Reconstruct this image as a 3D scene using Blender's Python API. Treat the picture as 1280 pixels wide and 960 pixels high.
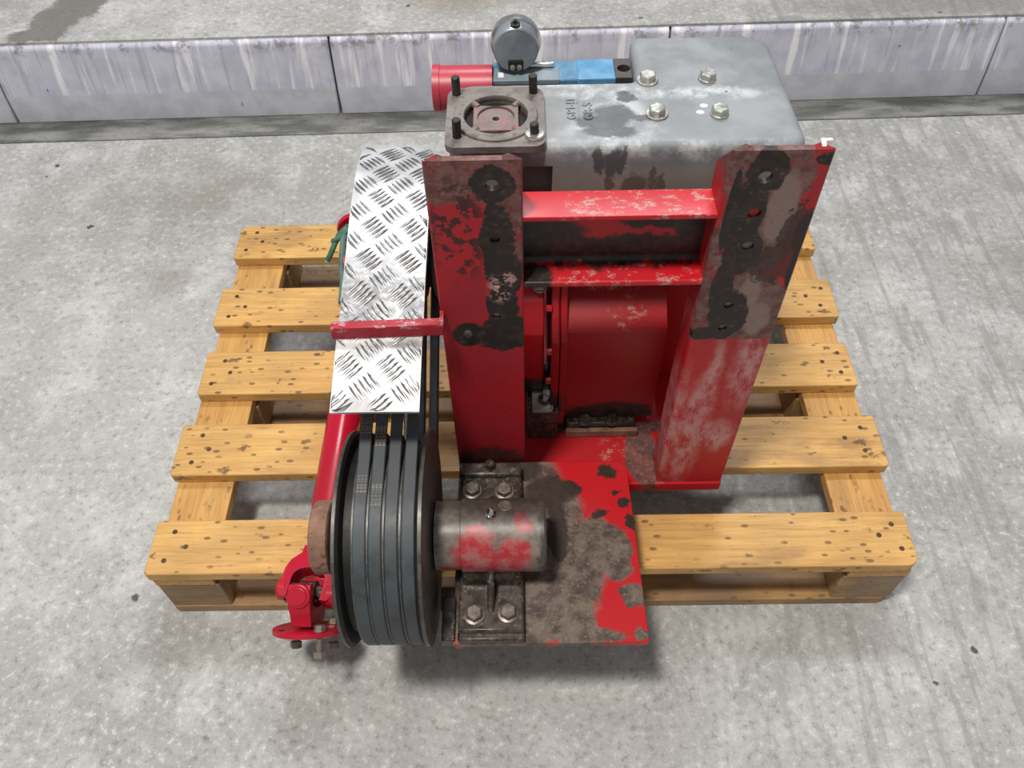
import bpy, bmesh, math, random
from mathutils import Vector, Matrix, Euler
from mathutils.geometry import tessellate_polygon
random.seed(7)
SC = bpy.context.scene
COL = SC.collection
for o in list(bpy.data.objects):
    bpy.data.objects.remove(o)

# ------------------------------------------------------------------ camera, light, exposure
cd = bpy.data.cameras.new('camera')
cam = bpy.data.objects.new('camera', cd)
COL.objects.link(cam)
cam.location = (-0.0113, -0.5579, 1.3361)
cam.rotation_euler = (0.6577, 0.0167, -0.0058)
cd.sensor_width = 36.0
cd.lens = 1040.86 * 36.0 / 1280.0
cd.clip_start = 0.02
SC.camera = cam

world = bpy.data.worlds.new('workshop_ambient')
SC.world = world
world.use_nodes = True
bg = world.node_tree.nodes['Background']
bg.inputs[0].default_value = (0.95, 0.97, 1.0, 1)
bg.inputs[1].default_value = 0.33

def lamp(name, loc, target, size, power, color):
    ld = bpy.data.lights.new(name, 'AREA')
    ld.shape = 'RECTANGLE'
    ld.size, ld.size_y = size
    ld.energy = power
    ld.color = color
    o = bpy.data.objects.new(name, ld)
    COL.objects.link(o)
    o.location = loc
    o.rotation_euler = (Vector(target) - Vector(loc)).to_track_quat('-Z', 'Y').to_euler()
    return o
lamp('ceiling_lamp', (-0.72, -0.62, 4.1), (0, 0.1, 0), (0.45, 0.45), 142, (1.0, 0.965, 0.9))
lamp('ceiling_lamp_rear', (0.4, 2.6, 4.1), (0, 0.8, 0), (1.6, 0.5), 105, (0.93, 0.96, 1.0))

SC.view_settings.view_transform = 'Standard'
SC.view_settings.look = 'None'
SC.view_settings.exposure = 0.0
SC.view_settings.gamma = 1.0
SC.view_settings.use_curve_mapping = False

# ------------------------------------------------------------------ node helpers
def lin(c):
    if isinstance(c, str):
        c = tuple(int(c[i:i+2], 16) / 255 for i in (0, 2, 4))
    return tuple(((v / 12.92) if v <= 0.04045 else ((v + 0.055) / 1.055) ** 2.4) for v in c[:3]) + (1.0,)

class Mat:
    def __init__(s, name):
        s.m = bpy.data.materials.new(name)
        s.m.use_nodes = True
        s.t = s.m.node_tree
        s.N = s.t.nodes
        s.b = s.N['Principled BSDF']
        s.tc = s.N.new('ShaderNodeTexCoord')
        s.co = s.tc.outputs['Object']
    def _in(s, sock, v):
        if isinstance(v, bpy.types.NodeSocket):
            s.t.links.new(v, sock)
        else:
            sock.default_value = v
    def mapping(s, scale=(1, 1, 1), loc=(0, 0, 0), rot=(0, 0, 0), vec=None):
        n = s.N.new('ShaderNodeMapping')
        s._in(n.inputs['Vector'], vec or s.co)
        n.inputs['Scale'].default_value = scale
        n.inputs['Location'].default_value = loc
        n.inputs['Rotation'].default_value = rot
        return n.outputs[0]
    def noise(s, scale, detail=4, rough=0.55, vec=None, dist=0.0, color=False):
        n = s.N.new('ShaderNodeTexNoise')
        s._in(n.inputs['Vector'], vec or s.co)
        n.inputs['Scale'].default_value = scale
        n.inputs['Detail'].default_value = detail
        n.inputs['Roughness'].default_value = rough
        n.inputs['Distortion'].default_value = dist
        return n.outputs['Color' if color else 'Fac']
    def voronoi(s, scale, vec=None, feature='F1', rnd=1.0):
        n = s.N.new('ShaderNodeTexVoronoi')
        n.feature = feature
        s._in(n.inputs['Vector'], vec or s.co)
        n.inputs['Scale'].default_value = scale
        n.inputs['Randomness'].default_value = rnd
        return n.outputs['Distance']
    def rng(s, v, a, b, c=0.0, d=1.0, smooth=True):
        n = s.N.new('ShaderNodeMapRange')
        n.interpolation_type = 'SMOOTHSTEP' if smooth else 'LINEAR'
        n.clamp = True
        s._in(n.inputs[0], v)
        for i, q in zip((1, 2, 3, 4), (a, b, c, d)):
            n.inputs[i].default_value = q
        return n.outputs[0]
    def math(s, op, a, b=0.0):
        n = s.N.new('ShaderNodeMath')
        n.operation = op
        s._in(n.inputs[0], a)
        s._in(n.inputs[1], b)
        return n.outputs[0]
    def vmath(s, op, a, b=None):
        n = s.N.new('ShaderNodeVectorMath')
        n.operation = op
        s._in(n.inputs[0], a)
        if b is not None:
            s._in(n.inputs[1], b)
        return n.outputs['Value'] if op in ('LENGTH', 'DISTANCE') else n.outputs[0]
    def sep(s, vec=None):
        n = s.N.new('ShaderNodeSeparateXYZ')
        s._in(n.inputs[0], vec or s.co)
        return n.outputs
    def mix(s, fac, a, b):
        n = s.N.new('ShaderNodeMix')
        n.data_type = 'RGBA'
        s._in(n.inputs[0], fac)
        s._in(n.inputs[6], lin(a) if isinstance(a, str) else a)
        s._in(n.inputs[7], lin(b) if isinstance(b, str) else b)
        return n.outputs[2]
    def normal(s):
        n = s.N.new('ShaderNodeNewGeometry')
        return n.outputs['Normal']
    def warp(s, amp=0.02, scale=25, detail=5):
        c = s.noise(scale, detail + 3, 0.74, color=True)
        c = s.vmath('SUBTRACT', c, (0.5, 0.5, 0.5))
        n = s.N.new('ShaderNodeVectorMath')
        n.operation = 'SCALE'
        s._in(n.inputs[0], c)
        n.inputs['Scale'].default_value = amp * 2
        return s.vmath('ADD', s.co, n.outputs[0])
    def blobs(s, lst, vec, soft=0.15):
        """union of ellipsoid patches (cx,cy,cz,rx,ry,rz), edges roughened by the warped vec"""
        out = None
        for (cx, cy, cz, rx, ry, rz) in lst:
            d = s.vmath('SUBTRACT', vec, (cx, cy, cz))
            d = s.vmath('DIVIDE', d, (rx, ry, rz))
            m = s.rng(s.vmath('LENGTH', d), 1 + soft, 1 - soft)
            out = m if out is None else s.math('MAXIMUM', out, m)
        return out
    def bump(s, h, strength=0.3, dist=0.002):
        n = s.N.new('ShaderNodeBump')
        n.inputs['Strength'].default_value = strength
        n.inputs['Distance'].default_value = dist
        s._in(n.inputs['Height'], h)
        s._in(s.b.inputs['Normal'], n.outputs[0])
    def out(s, color, rough=0.5, metal=0.0, spec=None):
        s._in(s.b.inputs['Base Color'], lin(color) if isinstance(color, str) else color)
        s._in(s.b.inputs['Roughness'], rough)
        s._in(s.b.inputs['Metallic'], metal)
        if spec is not None:
            s.b.inputs['Specular IOR Level'].default_value = spec
        return s.m

# ------------------------------------------------------------------ mesh helpers
class B:
    """collects shapes; build() links them as ONE mesh object"""
    def __init__(s):
        s.v = []
        s.f = []
    def add(s, vs, fs):
        k = len(s.v)
        s.v += [tuple(v) for v in vs]
        s.f += [tuple(i + k for i in f) for f in fs]
        return s
    def box(s, x0, x1, y0, y1, z0, z1):
        vs = [(x, y, z) for z in (z0, z1) for y in (y0, y1) for x in (x0, x1)]
        return s.add(vs, [(0, 2, 3, 1), (4, 5, 7, 6), (0, 1, 5, 4), (2, 6, 7, 3), (0, 4, 6, 2), (1, 3, 7, 5)])
    def prism(s, pts, axis, lo, hi):
        """2D polygon extruded along axis: x -> pts are (y,z); y -> (x,z); z -> (x,y)"""
        n = len(pts)
        def P(p, t):
            return {'x': (t, p[0], p[1]), 'y': (p[0], t, p[1]), 'z': (p[0], p[1], t)}[axis]
        vs = [P(p, lo) for p in pts] + [P(p, hi) for p in pts]
        area = sum(pts[i][0] * pts[(i + 1) % n][1] - pts[(i + 1) % n][0] * pts[i][1] for i in range(n))
        ccw = (area > 0) != (axis == 'y')
        a, b = list(range(n)), list(range(n, 2 * n))
        fs = [tuple(reversed(a)) if ccw else tuple(a), tuple(b) if ccw else tuple(reversed(b))]
        for i in range(n):
            j = (i + 1) % n
            fs.append((i, j, n + j, n + i) if ccw else (j, i, n + i, n + j))
        return s.add(vs, fs)
    def holed(s, outer, holes, axis, lo, hi):
        """extruded plate with through holes"""
        def P(p, t):
            return {'x': (t, p[0], p[1]), 'y': (p[0], t, p[1]), 'z': (p[0], p[1], t)}[axis]
        loops = [outer] + holes
        flat = [p for l in loops for p in l]
        tris = tessellate_polygon([[Vector((p[0], p[1], 0)) for p in l] for l in loops])
        n = len(flat)
        vs = [P(p, lo) for p in flat] + [P(p, hi) for p in flat]
        fs = [tuple(t) for t in tris] + [tuple(i + n for i in reversed(t)) for t in tris]
        k = 0
        for l in loops:
            m = len(l)
            for i in range(m):
                j = (i + 1) % m
                fs.append((k + i, k + j, n + k + j, n + k + i))
            k += m
        return s.add(vs, fs)
    def lathe(s, prof, origin, axis, seg=32, phase=0.0):
        """prof: [(t along axis, radius)] revolved about origin + t*axis; ends closed"""
        ax = Vector(axis).normalized()
        up = Vector((0, 0, 1)) if abs(ax.z) < 0.9 else Vector((1, 0, 0))
        u = ax.cross(up).normalized()
        w = ax.cross(u)
        o = Vector(origin)
        vs, fs = [], []
        for t, r in prof:
            for k in range(seg):
                a = phase + 2 * math.pi * k / seg
                vs.append(o + ax * t + (u * math.cos(a) + w * math.sin(a)) * r)
        for i in range(len(prof) - 1):
            for k in range(seg):
                l = (k + 1) % seg
                fs.append((i * seg + k, i * seg + l, (i + 1) * seg + l, (i + 1) * seg + k))
        fs.append(tuple(reversed(range(seg))))
        fs.append(tuple(range((len(prof) - 1) * seg, len(prof) * seg)))
        return s.add(vs, fs)
    def cyl(s, p, q, r, seg=24, r2=None, ch=0.0):
        p, q = Vector(p), Vector(q)
        L = (q - p).length
        r2 = r if r2 is None else r2
        prof = [(0, r), (L, r2)] if not ch else [(0, r - ch), (ch, r), (L - ch, r2), (L, r2 - ch)]
        return s.lathe(prof, p, q - p, seg)
    def tube(s, path, r, seg=8):
        pts = [Vector(p) for p in path]
        vs, fs = [], []
        n = len(pts)
        for i, p in enumerate(pts):
            d = (pts[min(i + 1, n - 1)] - pts[max(i - 1, 0)]).normalized()
            up = Vector((0, 0, 1)) if abs(d.z) < 0.95 else Vector((1, 0, 0))
            u = d.cross(up).normalized()
            w = u.cross(d)
            rr = r[i] if isinstance(r, (list, tuple)) else r
            for k in range(seg):
                a = 2 * math.pi * k / seg
                vs.append(p + (u * math.cos(a) + w * math.sin(a)) * rr)
        for i in range(n - 1):
            for k in range(seg):
                l = (k + 1) % seg
                fs.append((i * seg + k, i * seg + l, (i + 1) * seg + l, (i + 1) * seg + k))
        fs.append(tuple(reversed(range(seg))))
        fs.append(tuple(range((n - 1) * seg, n * seg)))
        return s.add(vs, fs)
    def hexbolt(s, p, axis, r, h, washer=None, shank=0.0):
        """washer + hex head rising from p along axis"""
        ax = Vector(axis).normalized()
        p = Vector(p)
        t = 0.0
        if washer:
            s.lathe([(0, washer), (0.002, washer), (0.0025, washer * 0.95)], p, ax, 20)
            t = 0.0022
        s.lathe([(t, r), (t + h * 0.8, r), (t + h, r * 0.86)], p, ax, 6)
        if shank:
            s.cyl(p - ax * shank, p + ax * t, r * 0.55, 12)
        return s
    def mesh(s, name):
        me = bpy.data.meshes.new(name)
        me.from_pydata(s.v, [], s.f)
        bm = bmesh.new()
        bm.from_mesh(me)
        bmesh.ops.recalc_face_normals(bm, faces=bm.faces)
        bm.to_mesh(me)
        bm.free()
        return me
    def build(s, name, mat, parent=None, bevel=0.0, seg=2, angle=35, sharp=35):
        me = s.mesh(name)
        return link(name, me, mat, parent, bevel, seg, angle, sharp)

def link(name, me, mat, parent=None, bevel=0.0, seg=2, angle=35, sharp=35):
    o = bpy.data.objects.new(name, me)
    COL.objects.link(o)
    if mat:
        me.materials.clear()
        me.materials.append(mat)
    me.polygons.foreach_set('use_smooth', [True] * len(me.polygons))
    me.set_sharp_from_angle(angle=math.radians(sharp))
    if bevel:
        md = o.modifiers.new('edge', 'BEVEL')
        md.width = bevel
        md.segments = seg
        md.limit_method = 'ANGLE'
        md.angle_limit = math.radians(angle)
        md.harden_normals = False
    if parent:
        attach(o, parent)
    return o

def world_loc(o):
    l = Vector(o.location)
    while o.parent:
        o = o.parent
        l += Vector(o.location)
    return l
def attach(o, parent):
    """child keeps its place: all parents are unrotated"""
    o.parent = parent
    o.location = Vector(o.location) - world_loc(parent)

def thing(name, label, cat, loc, group=None):
    o = bpy.data.objects.new(name, None)
    o.empty_display_size = 0.05
    COL.objects.link(o)
    o.location = loc
    o['label'] = label
    o['category'] = cat
    if group:
        o['group'] = group
    return o

def circle(cx, cy, r, n=24, ph=0.0):
    return [(cx + r * math.cos(ph + 2 * math.pi * i / n), cy + r * math.sin(ph + 2 * math.pi * i / n)) for i in range(n)]

def rounded(pts_r, n=6):
    """polygon whose corners carry a radius: [(x, y, r)]"""
    out = []
    m = len(pts_r)
    for i in range(m):
        x, y, r = pts_r[i]
        p = Vector((x, y))
        a = Vector(pts_r[i - 1][:2])
        c = Vector(pts_r[(i + 1) % m][:2])
        if r <= 0:
            out.append((x, y))
            continue
        d1 = (a - p).normalized()
        d2 = (c - p).normalized()
        ang = d1.angle(d2)
        k = r / math.tan(ang / 2)
        s0 = p + d1 * k
        ctr = p + (d1 + d2).normalized() * (r / math.sin(ang / 2))
        s1 = p + d2 * k
        a0 = math.atan2(s0.y - ctr.y, s0.x - ctr.x)
        a1 = math.atan2(s1.y - ctr.y, s1.x - ctr.x)
        da = (a1 - a0 + math.pi) % (2 * math.pi) - math.pi
        for j in range(n + 1):
            t = a0 + da * j / n
            out.append((ctr.x + r * math.cos(t), ctr.y + r * math.sin(t)))
    return out

def text_mesh(body, size, depth=0.0):
    cu = bpy.data.curves.new('lettering', 'FONT')
    cu.body = body
    cu.size = size
    cu.extrude = depth
    cu.align_x = 'CENTER'
    cu.align_y = 'CENTER'
    o = bpy.data.objects.new('lettering', cu)
    COL.objects.link(o)
    dg = bpy.context.evaluated_depsgraph_get()
    me = bpy.data.meshes.new_from_object(o.evaluated_get(dg))
    bpy.data.objects.remove(o)
    bpy.data.curves.remove(cu)
    return me

def carve(o, cutter_builder):
    """cut a recess with a boolean and keep the plain mesh"""
    me = cutter_builder.mesh('cutter')
    c = bpy.data.objects.new('cutter', me)
    COL.objects.link(c)
    c.location = world_loc(o) * 0
    md = o.modifiers.new('cut', 'BOOLEAN')
    md.operation = 'DIFFERENCE'
    md.object = c
    md.solver = 'EXACT'
    dg = bpy.context.evaluated_depsgraph_get()
    new = bpy.data.meshes.new_from_object(o.evaluated_get(dg))
    o.modifiers.clear()
    o.data = new
    bpy.data.objects.remove(c)
    new.polygons.foreach_set('use_smooth', [True] * len(new.polygons))
    new.set_sharp_from_angle(angle=math.radians(32))

# ------------------------------------------------------------------ materials
STAIN1 = [(-1.21, 1.55, 0.2, 0.055, 0.09, 0.3), (-1.235, 1.475, 0.2, 0.07, 0.035, 0.3), (-1.16, 1.65, .2, .07, .10, .3)]
def mat_floor(name='concrete_floor', top=False):
    m = Mat(name)
    big = m.noise(1.3, 3, 0.5)
    mid = m.noise(9, 5, 0.65)
    fine = m.noise(70, 5, 0.7)
    grit = m.noise(260, 2, 0.6)
    broom = m.noise(14, 4, 0.6, vec=m.mapping((3.2, 0.35, 1), rot=(0, 0, math.radians(-4))))
    x = m.sep()[0]
    side = m.rng(x, 0.0, 0.7)
    c = m.mix(m.rng(big, 0.3, 0.7), '93918d', 'aaa8a5')
    c = m.mix(m.math('MULTIPLY', m.rng(mid, 0.42, 0.72), 0.55), c, 'cbc9c6')
    c = m.mix(m.math('MULTIPLY', m.rng(fine, 0.52, 0.68), 0.6), c, '75736f')
    c = m.mix(m.math('MULTIPLY', m.rng(fine, 0.47, 0.32), 0.6), c, 'd2d1cf')
    c = m.mix(m.math('MULTIPLY', m.math('MULTIPLY', m.rng(broom, 0.5, 0.62), side), 0.55), c, '84837f')
    c = m.mix(m.math('MULTIPLY', m.rng(grit, 0.6, 0.75), 0.35), c, '6f6c66')
    c = m.mix(m.math('MULTIPLY', m.rng(grit, 0.38, 0.27), 0.5), c, 'e2e1de')
    pits = m.voronoi(9, m.warp(0.02, 12))
    pn = m.noise(4, 2)
    c = m.mix(m.math('MULTIPLY', m.rng(pits, 0.075, 0.045), m.rng(pn, 0.5, 0.56)), c, '4a4845')
    wv = m.warp(0.06, 9)
    if top:
        st = m.blobs(STAIN1, wv, 0.15)
        c = m.mix(m.math('MULTIPLY', st, 0.8), c, '63605a')
        st = m.blobs([(-0.16, 1.60, 0.2, 0.12, 0.07, 0.3), (-.02, 1.66, 0.2, 0.12, 0.08, 0.3)], wv, 0.5)
        c = m.mix(m.math('MULTIPLY', st, 0.55), c, '807562')
        st = m.blobs([(1.1, 1.52, 0.2, 0.45, 0.07, 0.3), (0.75, 1.435, 0.2, 0.35, 0.02, 0.3)], wv, 0.5)
        c = m.mix(m.math('MULTIPLY', st, 0.6), c, '75736f')
    else:
        st = m.blobs([(-0.75, 1.08, 0, 0.2, 0.1, 0.3), (-0.45, 0.95, 0, 0.1, 0.06, .3), (-0.8, 0.78, 0, 0.05, 0.06, .3), (0.66, 0.78, 0, 0.06, 0.03, .3), (1.1, 0.8, 0, .1, .04, .3)], wv, 0.8)
        c = m.mix(m.math('MULTIPLY', st, 0.35), c, '7b7366')
    h = m.math('ADD', m.math('MULTIPLY', fine, 0.6), m.math('MULTIPLY', broom, 0.5))
    m.bump(h, 0.35, 0.004)
    return m.out(c, m.rng(fine, 0.3, 0.7, 0.55, 0.85))

def mat_kerb():
    m = Mat('kerb_concrete')
    streak = m.noise(10, 5, 0.6, vec=m.mapping((3.2, 1, 0.22)))
    streak2 = m.noise(26, 4, 0.6, vec=m.mapping((3.0, 1, 0.15), (3, 0, 0)))
    n = m.noise(16, 5, 0.6)
    z = m.sep()[2]
    up = m.rng(z, 0.078, 0.084)
    c = m.mix(m.rng(n, 0.35, 0.65), 'b0b2bb', 'c0c2ca')
    cu = m.mix(m.rng(n, 0.35, 0.65), 'b5b5c4', 'c6c6d2')
    cu = m.mix(m.math('MULTIPLY', m.rng(streak, 0.52, 0.66), 0.8), cu, 'eeedf0')
    cu = m.mix(m.math('MULTIPLY', m.rng(streak2, 0.56, 0.68), 0.45), cu, '8f8fa6')
    c = m.mix(up, c, cu)
    d = m.voronoi(16, m.warp(0.03, 20))
    c = m.mix(m.math('MULTIPLY', m.rng(d, 0.09, 0.05), m.rng(m.noise(3), 0.52, 0.6)), c, '4b4850')
    g = m.noise(30, 5, 0.7)
    edge = m.math('MULTIPLY', m.rng(z, 0.17, 0.205), m.rng(g, 0.5, 0.62))
    c = m.mix(m.math('MULTIPLY', edge, 0.7), c, '6a6763')
    m.bump(g, 0.2, 0.003)
    return m.out(c, 0.7)

def mat_gutter():
    m = Mat('damp_gutter')
    n = m.noise(9, 5, 0.6, vec=m.mapping((0.5, 2.0, 1)))
    f = m.noise(90, 3, 0.6)
    c = m.mix(m.rng(n, 0.38, 0.62), '595a57', '8a8985')
    c = m.mix(m.math('MULTIPLY', m.rng(f, 0.55, 0.7), 0.4), c, '42423f')
    m.bump(f, 0.2, 0.003)
    return m.out(c, 0.45)

def mat_wood(name, a, b, dirt=1.0, grime=0.0):
    m = Mat(name)
    info = m.N.new('ShaderNodeObjectInfo')
    rnd = info.outputs['Random']
    off = m.N.new('ShaderNodeCombineXYZ')
    m._in(off.inputs[0], m.math('MULTIPLY', rnd, 7.3))
    m._in(off.inputs[1], m.math('MULTIPLY', rnd, 3.1))
    v = m.vmath('ADD', m.co, off.outputs[0])
    grain = m.noise(22, 5, 0.6, vec=m.mapping((0.35, 6, 6), vec=v), dist=0.3)
    fineg = m.noise(55, 4, 0.6, vec=m.mapping((0.3, 7, 7), vec=v))
    blot = m.noise(5, 4, 0.55, vec=v)
    c = m.mix(m.rng(grain, 0.3, 0.7), a, b)
    c = m.mix(m.math('MULTIPLY', m.rng(blot, 0.45, 0.75), 0.4), c, 'a9783d')
    c = m.mix(m.math('MULTIPLY', m.rng(fineg, 0.54, 0.68), 0.45), c, '8d6231')
    stain = m.rng(m.noise(6, 5, 0.65, vec=m.mapping((.5, 1.6, 1), (9, 4, 0), vec=v)), 0.54, 0.66)
    c = m.mix(m.math('MULTIPLY', stain, 0.45 * dirt), c, '7d5a3a')
    # oil spots and flecks, drawn out along the grain
    sp = m.voronoi(30, m.mapping((0.45, 1, 1), vec=m.vmath('ADD', m.warp(0.02, 60), off.outputs[0])))
    gate = m.rng(m.noise(7, 3, vec=v), 0.42, 0.5)
    c = m.mix(m.math('MULTIPLY', m.math('MULTIPLY', m.math('ADD', m.rng(sp, 0.20, 0.10), m.math('MULTIPLY', m.rng(m.noise(60, 5, 0.7, vec=m.mapping((.4, 1, 1), vec=v)), 0.64, 0.7), 0.8)), gate), 0.8 * dirt), c, '523619')
    sp2 = m.voronoi(70, m.mapping((0.5, 1, 1), vec=v))
    gate2 = m.rng(m.noise(11, 3, vec=m.vmath('ADD', v, (4, 2, 0))), 0.38, 0.5)
    c = m.mix(m.math('MULTIPLY', m.math('MULTIPLY', m.rng(sp2, 0.26, 0.16), gate2), 0.75 * dirt), c, '5a3a1c')
    # knots
    kn = m.voronoi(4.2, m.mapping((0.8, 1.0, 1), vec=v))
    c = m.mix(m.math('MULTIPLY', m.rng(kn, 0.085, 0.05), 0.75), c, '7a4c22')
    if grime:
        c = m.mix(m.math('MULTIPLY', m.rng(m.noise(9, 4, vec=v), 0.35, 0.65), grime), c, '5d5145')
    m.bump(fineg, 0.15, 0.001)
    return m.out(c, m.rng(blot, 0.3, 0.7, 0.42, 0.65))

RED = 'aa1822'
def mat_red(name, base=RED, dark=None, brown=None, scuff=None, speck=0.35, rough=0.38, chips=None, warpamp=0.02, darkc='1b1412', brownc='5a4841', scuffc='b77f80', chipc='b08a78', bright=None, brightc='d3202c'):
    """red machine enamel: masks for grease, painted shadow and other dark patches, bare brown metal, pale scuffs"""
    m = Mat(name)
    w = m.warp(warpamp, 28)
    n = m.noise(6, 4, 0.5)
    f = m.noise(120, 4, 0.7)
    c = m.mix(m.math('MULTIPLY', m.rng(n, 0.35, 0.7), 0.35), base, '8c1720')
    ro = m.rng(n, 0.3, 0.7, rough - 0.06, rough + 0.1)
    if bright:
        c = m.mix(m.blobs(bright, w, 0.5), c, brightc)
    if scuff:
        k = m.math('MULTIPLY', m.blobs(scuff, w, 0.35), m.rng(m.noise(40, 5, 0.7), 0.36, 0.55))
        c = m.mix(m.math('MULTIPLY', k, 0.8), c, scuffc)
    if chips:
        k = m.math('MULTIPLY', m.blobs(chips, w, 0.4), m.rng(m.noise(85, 6, 0.8, vec=m.mapping((0.6, 1, 1))), 0.53, 0.6))
        c = m.mix(m.math('MULTIPLY', k, 0.75), c, chipc)
    if brown:
        k = m.blobs(brown, w, 0.1)
        bc = m.mix(m.rng(m.noise(45, 5, 0.7), 0.35, 0.65), brownc, '43332d')
        bc = m.mix(m.math('MULTIPLY', m.rng(m.noise(150, 5, 0.75), 0.54, 0.64), 0.6), bc, '8d7c6c')
        bc = m.mix(m.math('MULTIPLY', m.rng(m.noise(130, 5, 0.75, vec=m.mapping((1, 1, 1), (3, 5, 1))), 0.58, 0.66), 0.6), bc, '2c211b')
        bc = m.mix(m.math('MULTIPLY', m.rng(m.noise(34, 5, 0.75, vec=m.mapping((1, 1, 1), (7, 2, 1))), 0.62, 0.67), 0.55), bc, '8a2a28')
        c = m.mix(k, c, bc)
        ro = m.math('ADD', ro, m.math('MULTIPLY', k, 0.15))
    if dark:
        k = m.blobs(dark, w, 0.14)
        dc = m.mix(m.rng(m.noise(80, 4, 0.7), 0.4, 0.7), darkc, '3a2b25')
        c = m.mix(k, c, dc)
    if speck:
        sp = m.rng(m.noise(95, 3, 0.6), 0.66, 0.72)
        c = m.mix(m.math('MULTIPLY', sp, speck), c, '2a1413')
    m.bump(f, 0.08, 0.001)
    return m.out(c, ro, 0.0, 0.45)

def mat_simple(name, a, b, scale=40, rough=0.45, metal=0.0, bump=0.15, spots=None):
    m = Mat(name)
    n = m.noise(scale, 5, 0.65)
    c = m.mix(m.rng(n, 0.35, 0.65), a, b)
    if spots:
        c = m.mix(m.math('MULTIPLY', m.rng(m.noise(scale * 2.2, 4, 0.6), 0.56, 0.64), 0.8), c, spots)
    m.bump(n, bump, 0.001)
    return m.out(c, m.rng(n, 0.3, 0.7, rough - 0.07, rough + 0.1), metal)

FLOOR = mat_floor()
FLOORTOP = mat_floor('raised_concrete', True)
KERB = mat_kerb()
GUTTER = mat_gutter()
WOOD = mat_wood('pine_deck', 'd6a962', 'c29250', 1.0, 0.16)
WOOD2 = mat_wood('pine_stringer', 'cf9f58', 'bb8846', 0.8, 0.12)
WOODB = mat_wood('pine_bottom', 'b28a55', '94704a', 0.8, 0.5)
BLOCKM = mat_wood('pine_block', 'a9875a', '8d6d48', 0.6, 0.45)
NAIL = mat_simple('dark_nail', '3a2516', '54381f', 60, 0.6)

# ------------------------------------------------------------------ the setting
def struct(o):
    o['kind'] = 'structure'
    return o
fl = struct(B().box(-3.2, 3.2, -2.6, 1.6, -0.1, 0.0).build('floor', FLOOR))
fl['label'] = 'pale grey brushed concrete workshop floor under the pallet'
KR = math.radians(1.06)
g = struct(B().box(-3.2, 3.2, -0.088, 0.05, 0.0002, 0.004).build('trim_1', GUTTER, bevel=0.002))
g.location = (0, 1.418, 0)
g.rotation_euler.z = KR
g['label'] = 'dark damp mortar strip along the foot of the kerb'
kw = bpy.data.objects.new('trim_2', None)
COL.objects.link(kw)
kw.location = (0, 1.418, 0)
kw.rotation_euler.z = KR
struct(kw)
kw['label'] = 'low lavender grey concrete kerb behind the pallet'
joints = [-3.1, -2.23, -1.36, -0.485, 0.385, 1.24, 2.11, 3.0]
for a, b in zip(joints[:-1], joints[1:]):
    pr = [(-.004, 0.003), (0.0, 0.078), (.016, 0.203), (.026, 0.211), (.18, 0.211), (.18, 0.003)]
    k = B().prism(pr, 'x', a + 0.0025, b - 0.0025).build('kerb_stone', KERB, bevel=0.004)
    k.parent = kw
ft = struct(B().box(-3.4, 3.4, .027, 2.8, 0.2105, 0.2165).build('floor_raised', FLOORTOP))
ft.data.transform(Matrix.Translation((0, 1.418, 0)))
ft.location = (0.026, 0, 0)
ft.rotation_euler.z = KR
ft['label'] = 'stained raised concrete floor behind the kerb'

# ------------------------------------------------------------------ the pallet
pallet = thing('wooden_pallet', 'yellow pine pallet with five deck boards carrying the red pump unit', 'pallet', (0, 0.4, 0))
deck = [(0.7009, 0.8006), (0.5144, 0.615), (0.3492, 0.4495), (0.1789, 0.2831), (0.0, 0.0944)]
for i, (a, b) in enumerate(deck):
    w = b - a
    e = [0.0, 0.003, -0.004, 0.003, 0.0][i]
    pts = rounded([(-0.6 - e, -w / 2, 0.006), (0.6 + e, -w / 2, 0.018 if i == 4 else 0.006), (0.6 + e, w / 2, 0.006), (-0.6 - e, w / 2, 0.02 if i == 0 else 0.006)], 4)
    o = B().prism(pts, 'z', -0.011, 0.011).build('deck_board', WOOD, bevel=0.0018)
    o.location = (0, (a + b) / 2, 0.133)
    attach(o, pallet)
for x in (-0.5475, 0.0, 0.5475):
    o = B().box(-0.0475, 0.0475, -0.3985, 0.3985, -0.011, 0.011).build('stringer_board', None, bevel=0.0018)
    # grain runs along the board: turn a board modelled along x
    o.data = B().box(-0.3985, 0.3985, -0.0475, 0.0475, -0.011, 0.011).mesh('stringer_board')
    o.data.materials.append(WOOD2)
    o.rotation_euler.z = math.pi / 2
    o.location = (x, 0.4, 0.111)
    attach(o, pallet)
blk = None
for x in (-0.545, 0.0, 0.545):
    for y in (0.052, 0.4, 0.748):
        if blk is None:
            blk = B().prism(rounded([(-0.05, -0.05, 0.004), (0.05, -0.05, 0.004), (0.05, 0.05, 0.004), (-0.05, 0.05, 0.004)], 2), 'z', -0.039, 0.039).build('block', BLOCKM, bevel=0.0015)
            o = blk
        else:
            o = blk.copy()
            o.parent = None
            COL.objects.link(o)
        o.location = (x, y, 0.061)
        attach(o, pallet)
for y in (0.05, 0.4, 0.75):
    pts = rounded([(-0.597, -0.05, 0.01), (0.597, -0.05, 0.02), (0.597, 0.05, 0.02), (-0.597, 0.05, 0.01)], 3)
    o = B().prism(pts, 'z', -0.011, 0.011).build('bottom_board', WOODB, bevel=0.0018)
    o.location = (0, y, 0.0112)
    attach(o, pallet)
nb = B()
for (a, b) in deck:
    for x in (-0.5475, 0.0, 0.5475):
        for dx, t in ((-0.028, 0.25), (0.004, 0.5), (-0.018, 0.78)) if x < 0 else ((0.028, 0.3), (0.0, 0.55), (0.03, 0.75)):
            xx = x + dx + random.uniform(-.006, .006)
            yy = a + (b - a) * t
            nb.cyl((xx, yy, 0.140), (xx, yy, 0.1444), 0.0042, 10)
no = nb.build('nail_heads', NAIL, pallet)
no['kind'] = 'stuff'
no['label'] = 'dark nail heads in the pallet boards'

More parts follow.
